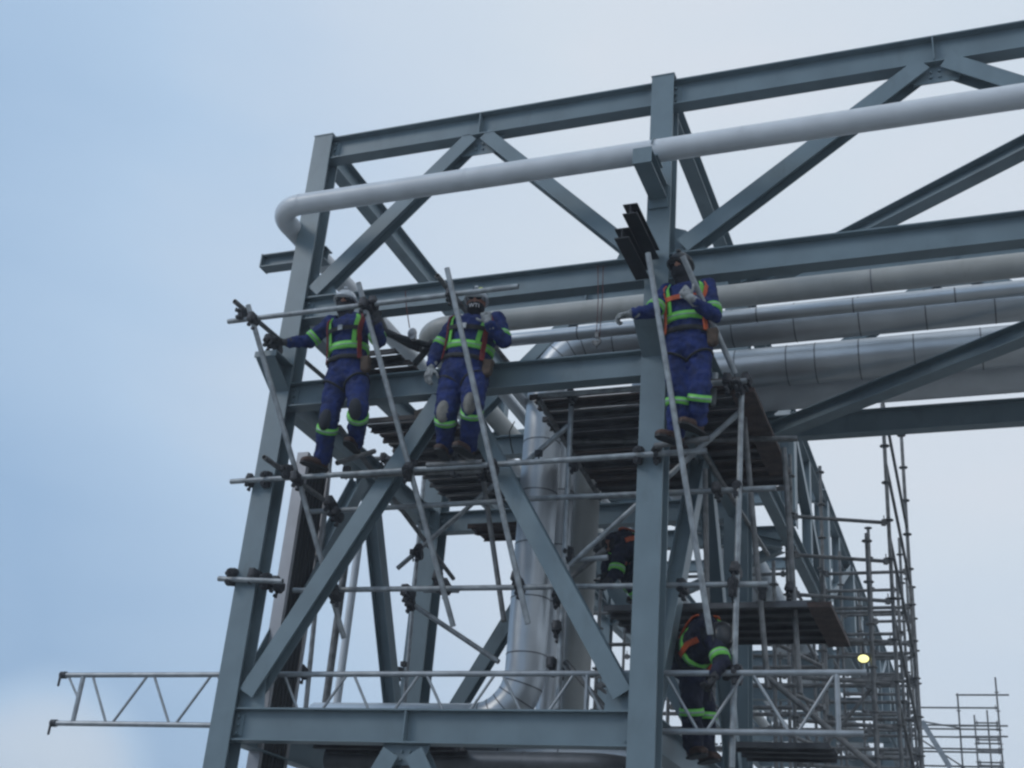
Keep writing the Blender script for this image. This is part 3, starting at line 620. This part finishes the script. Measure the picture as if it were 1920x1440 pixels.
# ================================================================== PEOPLE
def lerp(a, b, t): return a*(1-t)+b*t
TS = [(0, .15, .125), (.12, .19, .15), (.28, .185, .145), (.45, .18, .138), (.62, .19, .142), (.8, .208, .14), (.92, .20, .125), (.98, .15, .105), (1.0, .11, .09)]
def hand(mb, wrist, d, pn, side, curl=.9, s=1.0, grip=1.0):
    """palm box plus five bent fingers; d finger direction, pn palm normal, side = direction of the thumb"""
    d = d.normalized(); pn = (pn-d*pn.dot(d)).normalized(); sd = side.normalized(); sd = (sd-d*sd.dot(d)-pn*sd.dot(pn)).normalized()
    secs = [(wrist, sd*.030*s, pn*.024*s), (wrist+d*.03*s, sd*.038*s, pn*.021*s), (wrist+d*.07*s, sd*.044*s, pn*.019*s), (wrist+d*.095*s, sd*.042*s, pn*.016*s)]
    mb.loft(secs, 12)
    for k, (o_, L) in enumerate(((.032, .072), (.011, .080), (-.011, .075), (-.031, .060))):
        p = wrist + d*.088*s + sd*o_*s; a_ = .15; segs = (.45, .32, .27)
        for q in segs:
            a_ += curl*(.85+.1*k); dd = (d*math.cos(a_)+pn*math.sin(a_)); nx = p+dd*L*q*s; mb.capsule(p, nx, .0098*s, .0088*s, 8); p = nx
    p = wrist + d*.03*s + sd*.032*s; dd = (sd*.75+d*.6+pn*.25).normalized()
    for q in (.035, .028, .024):
        nx = p+dd*q*s; mb.capsule(p, nx, .012*s, .010*s, 8); p = nx; dd = (dd*.7+d*.35+pn*.4*grip).normalized()
def person(label, J, face, lean_head=V((0, 0, 1)), hat='hatw', coat='blue', harness='red', glove='glove', pads='pad', gl=None, mask='knit', fat=1.0, faceoff=0, hatcover=False, details=True, kneeband=.2):
    J = {k: V(v) for k, v in J.items()}
    base = (J['anR']+J['anL'])/2; base = V((base.x, base.y, min(J['anR'].z, J['anL'].z)-.09))
    root = empty('person', base, label, 'person', 'scaffolders on the steel rack')
    pel = (J['hipR']+J['hipL'])/2; top = (J['shR']+J['shL'])/2+V((0, 0, .03)); ax = (top-pel); axn = ax.normalized()
    rt = (J['shR']-J['shL']); rt = (rt-axn*rt.dot(axn)).normalized(); fw = axn.cross(rt).normalized()
    if fw.dot(face) < 0: fw = -fw
    lo = pel - axn*.10; L = (top-lo).length
    def T(t, ang=None, off=0.0, k=1.0):
        for i in range(len(TS)-1):
            if TS[i][0] <= t <= TS[i+1][0]:
                u = (t-TS[i][0])/(TS[i+1][0]-TS[i][0]); rx = lerp(TS[i][1], TS[i+1][1], u); ry = lerp(TS[i][2], TS[i+1][2], u); break
        rx *= fat*k; ry *= (1.0+(fat-1)*1.5)*k; c = lo+axn*(L*t)
        if ang is None: return c, rx, ry
        return c + rt*(rx+off)*math.cos(ang) + fw*(ry+off)*math.sin(ang)
    def torso(mb, k=1.0):
        secs = []
        for i in range(13):
            t = i/12; c, rx, ry = T(t, None, 0, k); secs.append((c, rt*rx, fw*ry))
        mb.loft(secs, 20)
    limbs = [('shR', 'elR', .068, .058), ('elR', 'haR', .058, .042), ('shL', 'elL', .068, .058), ('elL', 'haL', .058, .042),
             ('hipR', 'knR', .103, .080), ('knR', 'anR', .078, .060), ('hipL', 'knL', .103, .080), ('knL', 'anL', .078, .060)]
    if fat > 1.1: limbs = [(a_, b_, c_*1.1, d_*1.1) for a_, b_, c_, d_ in limbs]
    lr = {}
    # ---- body: one continuous skin
    hc = J['head']; hu = lean_head.normalized(); hf = (face-hu*face.dot(hu)).normalized(); hr = hf.cross(hu)
    b = MB(); torso(b, .82)
    for a_, c_, ra, rb in limbs: b.capsule(J[a_], J[c_], ra*.64, rb*.64)
    b.capsule(top-axn*.05, hc-hu*.05, .058, .052)
    b.ball(hc, .074, .092, .112, hr, hf, hu); b.ball(hc-hu*.06+hf*.022, .055, .062, .06, hr, hf, hu)
    b.ball(hc+hf*.098-hu*.008, .013, .018, .024, hr, hf, hu); b.ball(hc+hr*.076, .010, .02, .03, hr, hf, hu); b.ball(hc-hr*.076, .010, .02, .03, hr, hf, hu)
    b.ball(hc+hf*.088-hu*.05, .024, .012, .009, hr, hf, hu); b.ball(hc+hf*.075+hu*.035, .055, .022, .014, hr, hf, hu)
    b.obj('body', 'skin', root, voxel=.009)
    for s_ in (-1, 1):
        MB().ball(hc+hf*.087+hr*s_*.03+hu*.012, .012, .008, .009, hr, hf, hu).obj('eye', 'eye', root)
    # ---- coverall
    b = MB(); torso(b)
    for i, (a_, c_, ra, rb) in enumerate(limbs):
        e_ = J[c_]
        if c_.startswith('ha'): e_ = lerp(J[a_], J[c_], .88)
        if c_.startswith('an'): e_ = lerp(J[a_], J[c_], .98); rb = .070
        b.capsule(J[a_], e_, ra*1.12, rb*1.12)
    b.ball(J['shR'], .078); b.ball(J['shL'], .078)
    x_, rx_, ry_ = T(.12); b.ball(x_, rx_, ry_, .13, rt, fw, axn)
    b.loft([(top-axn*.02, rt*.085, fw*.08), (top+axn*.05, rt*.078, fw*.075)], 14)
    b.obj('coverall', coat, root, voxel=.013, folds=.042)
    # ---- stripes
    def ring(a_, c_, t, ra, rb, wd=.055):
        p = lerp(J[a_], J[c_], t); d = (J[c_]-J[a_]).normalized(); x, y = perp(d); r = lerp(ra, rb, t)*1.12+.011
        mb = MB(); mb.loft([(p-d*wd/2, x*r, y*r), (p+d*wd/2, x*r, y*r)], 18); o = mb.obj('reflective_stripe', 'lime', root)
        mb = MB(); mb.loft([(p-d*.008, x*(r+.003), y*(r+.003)), (p+d*.008, x*(r+.003), y*(r+.003))], 18); mb.obj('silver_tape', 'tape', o)
    def ribbon(pts, wd, m, name, up=.008, ref=None):
        mb = MB()
        for i in range(len(pts)-1):
            p, q = pts[i], pts[i+1]; d = (q-p); m_ = (p+q)/2; c_, _, _ = T(.6); nrm = (m_-(lo+axn*((m_-lo).dot(axn)))).normalized()
            mb.box(m_, d.length+.006, wd, up, d, nrm)
        return mb.obj(name, m, root)
    if details:
        def band(t0, t1, m, off, nm, par=None):
            mb = MB(); secs = []
            for t in (t0, (t0+t1)/2, t1):
                c, rx, ry = T(t); secs.append((c, rt*(rx+off), fw*(ry+off)))
            mb.loft(secs, 28); return mb.obj(nm, m, par or root)
        o = band(.46, .555, 'lime', .017, 'reflective_stripe'); band(.5, .515, 'tape', .020, 'silver_tape', o)
        for t, s2 in [(t, s2) for t in (.3,) for s2 in (1, -1)]:
            ribbon([T(u, -math.pi/2+s2*a_, .020) for u, a_ in ((.45, .5), (.6, .5), (.75, .5), (.88, .6), (.96, .75))], .045, harness, 'harness_strap', .01)
        for s_ in (-1, 1):
            ribbon([T(t, math.pi/2+s_*a_, .020) for t, a_ in ((.53, .62), (.62, .62), (.72, .62), (.82, .66), (.9, .72), (.96, .8))], .042, 'lime', 'reflective_stripe')
            ribbon([T(t, math.pi/2+s_*a_, .027) for t, a_ in ((.30, .95), (.42, .92), (.55, .9), (.68, .82), (.8, .85), (.9, .95), (.965, 1.1))], .045, harness, 'harness_strap', .01)
        ribbon([T(.74, math.pi/2+q*.2, .030) for q in range(-4, 5)], .042, 'dark' if harness == 'red' else harness, 'chest_strap', .008)
        band(.30, .36, 'dark', .019, 'belt')
        c = T(.74, math.pi/2, .042); mb = MB(); mb.box(c, .045, .012, .05, rt, axn); mb.obj('buckle', 'galv', root)
        for i, (a_, ang) in enumerate(((.3, 2.8),)):
            mb = MB(); c = T(.22, ang, .045); mb.box(c, .085, .065, .12, rt, axn); mb.box(c+axn*.055, .095, .07, .03, rt, axn); mb.ball(c-axn*.06, .042, .034, .03, rt, fw, axn); mb.obj('tool_pouch', 'pouch', root, voxel=.008)
        for h_, k_ in (('hipR', 'knR'), ('hipL', 'knL')):
            p = lerp(J[h_], J[k_], .28); d = (J[k_]-J[h_]).normalized(); x, y = perp(d+rt*(.5 if h_ == 'hipR' else -.5), fw); r = .124
            mb = MB(); pts = [p+x*r*math.cos(q*math.pi/9)+y*r*math.sin(q*math.pi/9) for q in range(19)]; mb.tube(pts, .011, 6, False); mb.obj('leg_strap', 'dark', root)
        ring('shR', 'elR', .8, .070, .060); ring('shL', 'elL', .8, .070, .060)
    ring('knR', 'anR', kneeband, .080, .074); ring('knL', 'anL', kneeband, .080, .074)
    if pads:
        for h_, k_, a_ in (('hipR', 'knR', 'anR'), ('hipL', 'knL', 'anL')):
            d = (J[a_]-J[h_]).normalized(); x, y = perp(d, fw); c = J[k_]+x*.060
            mb = MB(); mb.ball(c, .062, .05, .10, y, x, d); mb.obj('knee_pad', pads, root)
    # ---- boots
    for a_, t_ in (('anR', 'toeR'), ('anL', 'toeL')):
        A, B = J[a_], J[t_]; d = (B-A); d.z = min(d.z, .0); L_ = .20; d = V((d.x, d.y, 0)).normalized(); z = V((0, 0, 1)); s_ = d.cross(z)
        mb = MB(); mb.capsule(A+z*.10, A-z*.01, .062, .055); mb.loft([(A-d*.06-z*.045, s_*.036, z*.038), (A-z*.035, s_*.046, z*.050), (A+d*.09-z*.045, s_*.050, z*.040), (A+d*.17-z*.052, s_*.050, z*.034), (A+d*.205-z*.058, s_*.034, z*.022)], 14)
        o = mb.obj('boot', 'boot', root, voxel=.009)
        mb = MB(); mb.loft([(A-d*.075-z*.09, s_*.03, d*.02), (A-d*.075-z*.072, s_*.03, d*.02)], 8)
        mb = MB(); outl = [A+d*u_+s_*v_-z*.092 for u_, v_ in ((-.07, -.03), (-.075, 0), (-.07, .03), (.05, .045), (.15, .052), (.205, .03), (.215, 0), (.205, -.03), (.15, -.052), (.05, -.045))]
        mb.prism(outl, z*.018); mb.obj('sole', 'rubber', o)
    # ---- gloves
    for s_, w_, e_, g_ in (('R', 'haR', 'elR', gl[0] if gl else None), ('L', 'haL', 'elL', gl[1] if gl else None)):
        mb = MB(); d = (J[w_]-J[e_]).normalized(); fd, pn, sd_, cu = g_ if g_ else (d, -fw, rt, .5)
        mb.capsule(lerp(J[e_], J[w_], .80), J[w_], .047, .036); hand(mb, J[w_], V(fd), V(pn), V(sd_), cu, 1.12)
        mb.obj('glove', glove, root, voxel=.0055)
    # ---- head gear
    b = MB(); b.ball(hc-hu*.05+hf*.004, .082, .098, .085, hr, hf, hu, lo=-1, hi=.42); b.capsule(top-axn*.02, hc-hu*.07, .082, .070); b.obj('balaclava', mask, root, voxel=.009)
    if hatcover:
        b = MB(); b.ball(hc+hu*.02-hf*.014, .094, .108, .115, hr, hf, hu, lo=-.65, hi=1); b.obj('hood', 'knit', root)
    h = MB(); c = hc+hu*.032; h.ball(c, .106, .128, .104, hr, hf, hu, lo=0, hi=1, n=28, m=10)
    brim = [(c-hu*.004, hr*.112, hf*.134), (c-hu*.010+hf*.012, hr*.113, hf*.148), (c-hu*.014+hf*.012, hr*.113, hf*.148)]
    h.loft(brim, 28); h.box(c+hu*.102, .03, .17, .016, hr, hu)
    o = h.obj('hard_hat', hat, root)
    if faceoff: 
        mb = MB(); mb.ball(c+hu*.075-hr*.045+hf*.07, .03, .03, .02, hr, hf, hu); mb.obj('sticker', 'yellow', o)
        mb = MB(); mb.box(c+hf*.112+hu*.045, .05, .02, .03, hr, hu); mb.obj('badge', 'glass', o)
    g_ = MB()
    for s_ in (-1, 1): g_.ball(hc+hf*.094+hr*s_*.034+hu*.014, .030, .009, .018, hr, hf, hu)
    g_.box(hc+hf*.096+hu*.016, .03, .006, .006, hr, hu)
    for s_ in (-1, 1): g_.box(hc+hf*.045+hr*s_*.082+hu*.016, .005, .10, .006, hr, hu)
    g_.obj('safety_glasses', 'glass', root)
    return root, hc, hr, hf, hu, T, rt, fw, axn
CF = V((CAM.x, CAM.y, 0))
def q(px, py, y): return PY(px, py, y)
FR = V((.25, -1, -.15))
# worker 1 (left)
Y1 = -.22
person('leftmost worker in blue coveralls and red harness, arms spread, black knee pads',
       dict(head=q(648, 570, Y1-.04), shR=q(622, 606, Y1), shL=q(690, 600, Y1), elR=q(580, 640, Y1-.04), haR=q(536, 642, Y1-.20), elL=q(712, 640, Y1-.08), haL=q(706, 604, Y1-.26),
            hipR=q(634, 706, Y1+.02), hipL=q(668, 704, Y1+.02), knR=q(616, 790, Y1-.04), anR=q(604, 862, Y1+.16), toeR=q(570, 885, Y1+.02),
            knL=q(672, 768, Y1-.10), anL=q(667, 828, Y1+.22), toeL=q(650, 842, Y1+.05)), FR, hat='hatw', hatcover=True, glove='gloved', pads='paddk',
       gl=(((-.9, -.1, .1), (0, -.3, -1), (0, -1, 0), .75), ((-.1, -.15, 1), (-.3, 1, 0), (-1, 0, .2), .8)))
# worker 2 (middle)
Y2 = -.20
r2_ = person('stout middle worker in blue coveralls and white hard hat, one arm hanging',
       dict(head=q(893, 570, Y2-.05), shR=q(856, 606, Y2), shL=q(931, 600, Y2), elR=q(822, 655, Y2-.04), haR=q(809, 688, Y2-.10), elL=q(944, 640, Y2-.06), haL=q(915, 606, Y2-.26),
            hipR=q(850, 704, Y2+.02), hipL=q(892, 702, Y2+.02), knR=q(836, 775, Y2-.10), anR=q(835, 842, Y2+.14), toeR=q(822, 868, Y2),
            knL=q(886, 760, Y2-.14), anL=q(879, 836, Y2+.12), toeL=q(862, 850, Y2)), FR, hat='hatw', glove='glove', pads='pad', fat=1.15, faceoff=1,
       gl=(((-.15, -.2, -1), (.25, 1, 0), (1, -.2, 0), .45), ((-.3, -.1, 1), (-.2, 1, 0), (-1, 0, .2), .7)))
root, hc, hr, hf, hu = r2_[:5]
tx = bpy.data.curves.new('lettering', 'FONT'); tx.body = 'WTI'; tx.size = .052; tx.extrude = .0015; tx.align_x = 'CENTER'; tx.align_y = 'CENTER'
to = bpy.data.objects.new('tmp', tx); COL.objects.link(to)
dg_ = bpy.context.evaluated_depsgraph_get(); me = bpy.data.meshes.new_from_object(to.evaluated_get(dg_)); bpy.data.objects.remove(to)
me.name = 'lettering'; me.materials.clear(); me.materials.append(M['letter'])
lo_ = bpy.data.objects.new('mask_lettering', me); COL.objects.link(lo_)
fc = (hf-hu*.12).normalized(); u_ = (hu-fc*hu.dot(fc)).normalized(); x_ = u_.cross(fc)
pos = hc-hu*.074+hf*.112
for v in me.vertices:
    l = V(v.co); v.co = pos + x_*l.x + u_*l.y + fc*(l.z - 2.2*l.x*l.x*4) - root.location
lo_.parent = root
# worker 3 (right, standing)
Y3 = -.28
FR3 = V((-.15, -1, -.2))
person('standing worker on the right in blue coveralls and orange harness, black headgear',
       dict(head=q(1277, 503, Y3-.03), shR=q(1252, 548, Y3), shL=q(1326, 538, Y3), elR=q(1224, 584, Y3-.16), haR=q(1184, 588, Y3-.24), elL=q(1338, 592, Y3-.08), haL=q(1296, 560, Y3-.28),
            hipR=q(1271, 655, Y3+.02), hipL=q(1310, 652, Y3+.02), knR=q(1271, 740, Y3-.02), anR=q(1268, 812, Y3+.05), toeR=q(1240, 832, Y3-.08),
            knL=q(1312, 735, Y3-.02), anL=q(1306, 790, Y3+.08), toeL=q(1280, 815, Y3-.06)), FR3, hat='hatk', hatcover=True, harness='orange', glove='glove', pads=None,
       gl=(((-1, -.1, -.15), (0, .2, -1), (0, -1, 0), .75), ((-.6, -.1, .75), (.3, 1, 0), (.4, 0, 1), .6)))
# worker 5 (bending, lower right)
Y5 = .80
person('bent over worker low behind the girder, navy clothes, green and orange straps',
       dict(head=q(1346, 1196, Y5-.38), shR=q(1322, 1168, Y5-.12), shL=q(1340, 1205, Y5-.42), elR=q(1352, 1208, Y5-.2), haR=q(1366, 1250, Y5-.35), elL=q(1352, 1238, Y5-.5), haL=q(1340, 1268, Y5-.6),
            hipR=q(1288, 1232, Y5+.15), hipL=q(1300, 1245, Y5-.05), knR=q(1322, 1325, Y5+.1), anR=q(1322, 1410, Y5+.15), toeR=q(1345, 1425, Y5),
            knL=q(1296, 1318, Y5-.1), anL=q(1300, 1400, Y5), toeL=q(1320, 1420, Y5-.15)), V((.75, -.5, -.6)), lean_head=V((.8, -.3, .1)), hat='hatk', hatcover=True, harness='orange', glove='gloved', pads=None, coat='navy')
# worker 4 (crouched, mostly hidden behind the right column)
Y4 = 2.3
person('crouched worker in navy, back bent, half hidden behind the right column',
       dict(head=q(1140, 1028, Y4-.2), shR=q(1150, 1012, Y4-.1), shL=q(1162, 1035, Y4-.3), elR=q(1140, 1050, Y4-.2), haR=q(1136, 1075, Y4-.25), elL=q(1155, 1075, Y4-.35), haL=q(1140, 1090, Y4-.4),
            hipR=q(1202, 1025, Y4+.1), hipL=q(1205, 1045, Y4-.1), knR=q(1180, 1090, Y4), anR=q(1205, 1120, Y4+.1), toeR=q(1190, 1135, Y4),
            knL=q(1190, 1100, Y4-.2), anL=q(1215, 1130, Y4-.1), toeL=q(1200, 1140, Y4-.2)), V((-.6, -.8, -.4)), lean_head=V((-1, -.2, -.1)), hat='hatk', harness='orange', glove='gloved', pads=None, coat='navy', details=True)

# ================================================================== HAZE
hz = bpy.data.materials.new('haze air'); hz.use_nodes = True; t_ = hz.node_tree; t_.nodes.clear()
ho = t_.nodes.new('ShaderNodeOutputMaterial'); hv = t_.nodes.new('ShaderNodeVolumePrincipled'); hv.inputs['Density'].default_value = .003; hv.inputs['Color'].default_value = (.86, .92, 1, 1); hv.inputs['Anisotropy'].default_value = .2
t_.links.new(hv.outputs[0], ho.inputs['Volume'])
h_ = MB(); h_.box((0, 0, 3.2), 1000, 1000, 15.8); ho_ = h_.obj('haze', hz); tag(ho_, kind='stuff', label='thin pale air around the whole rack')
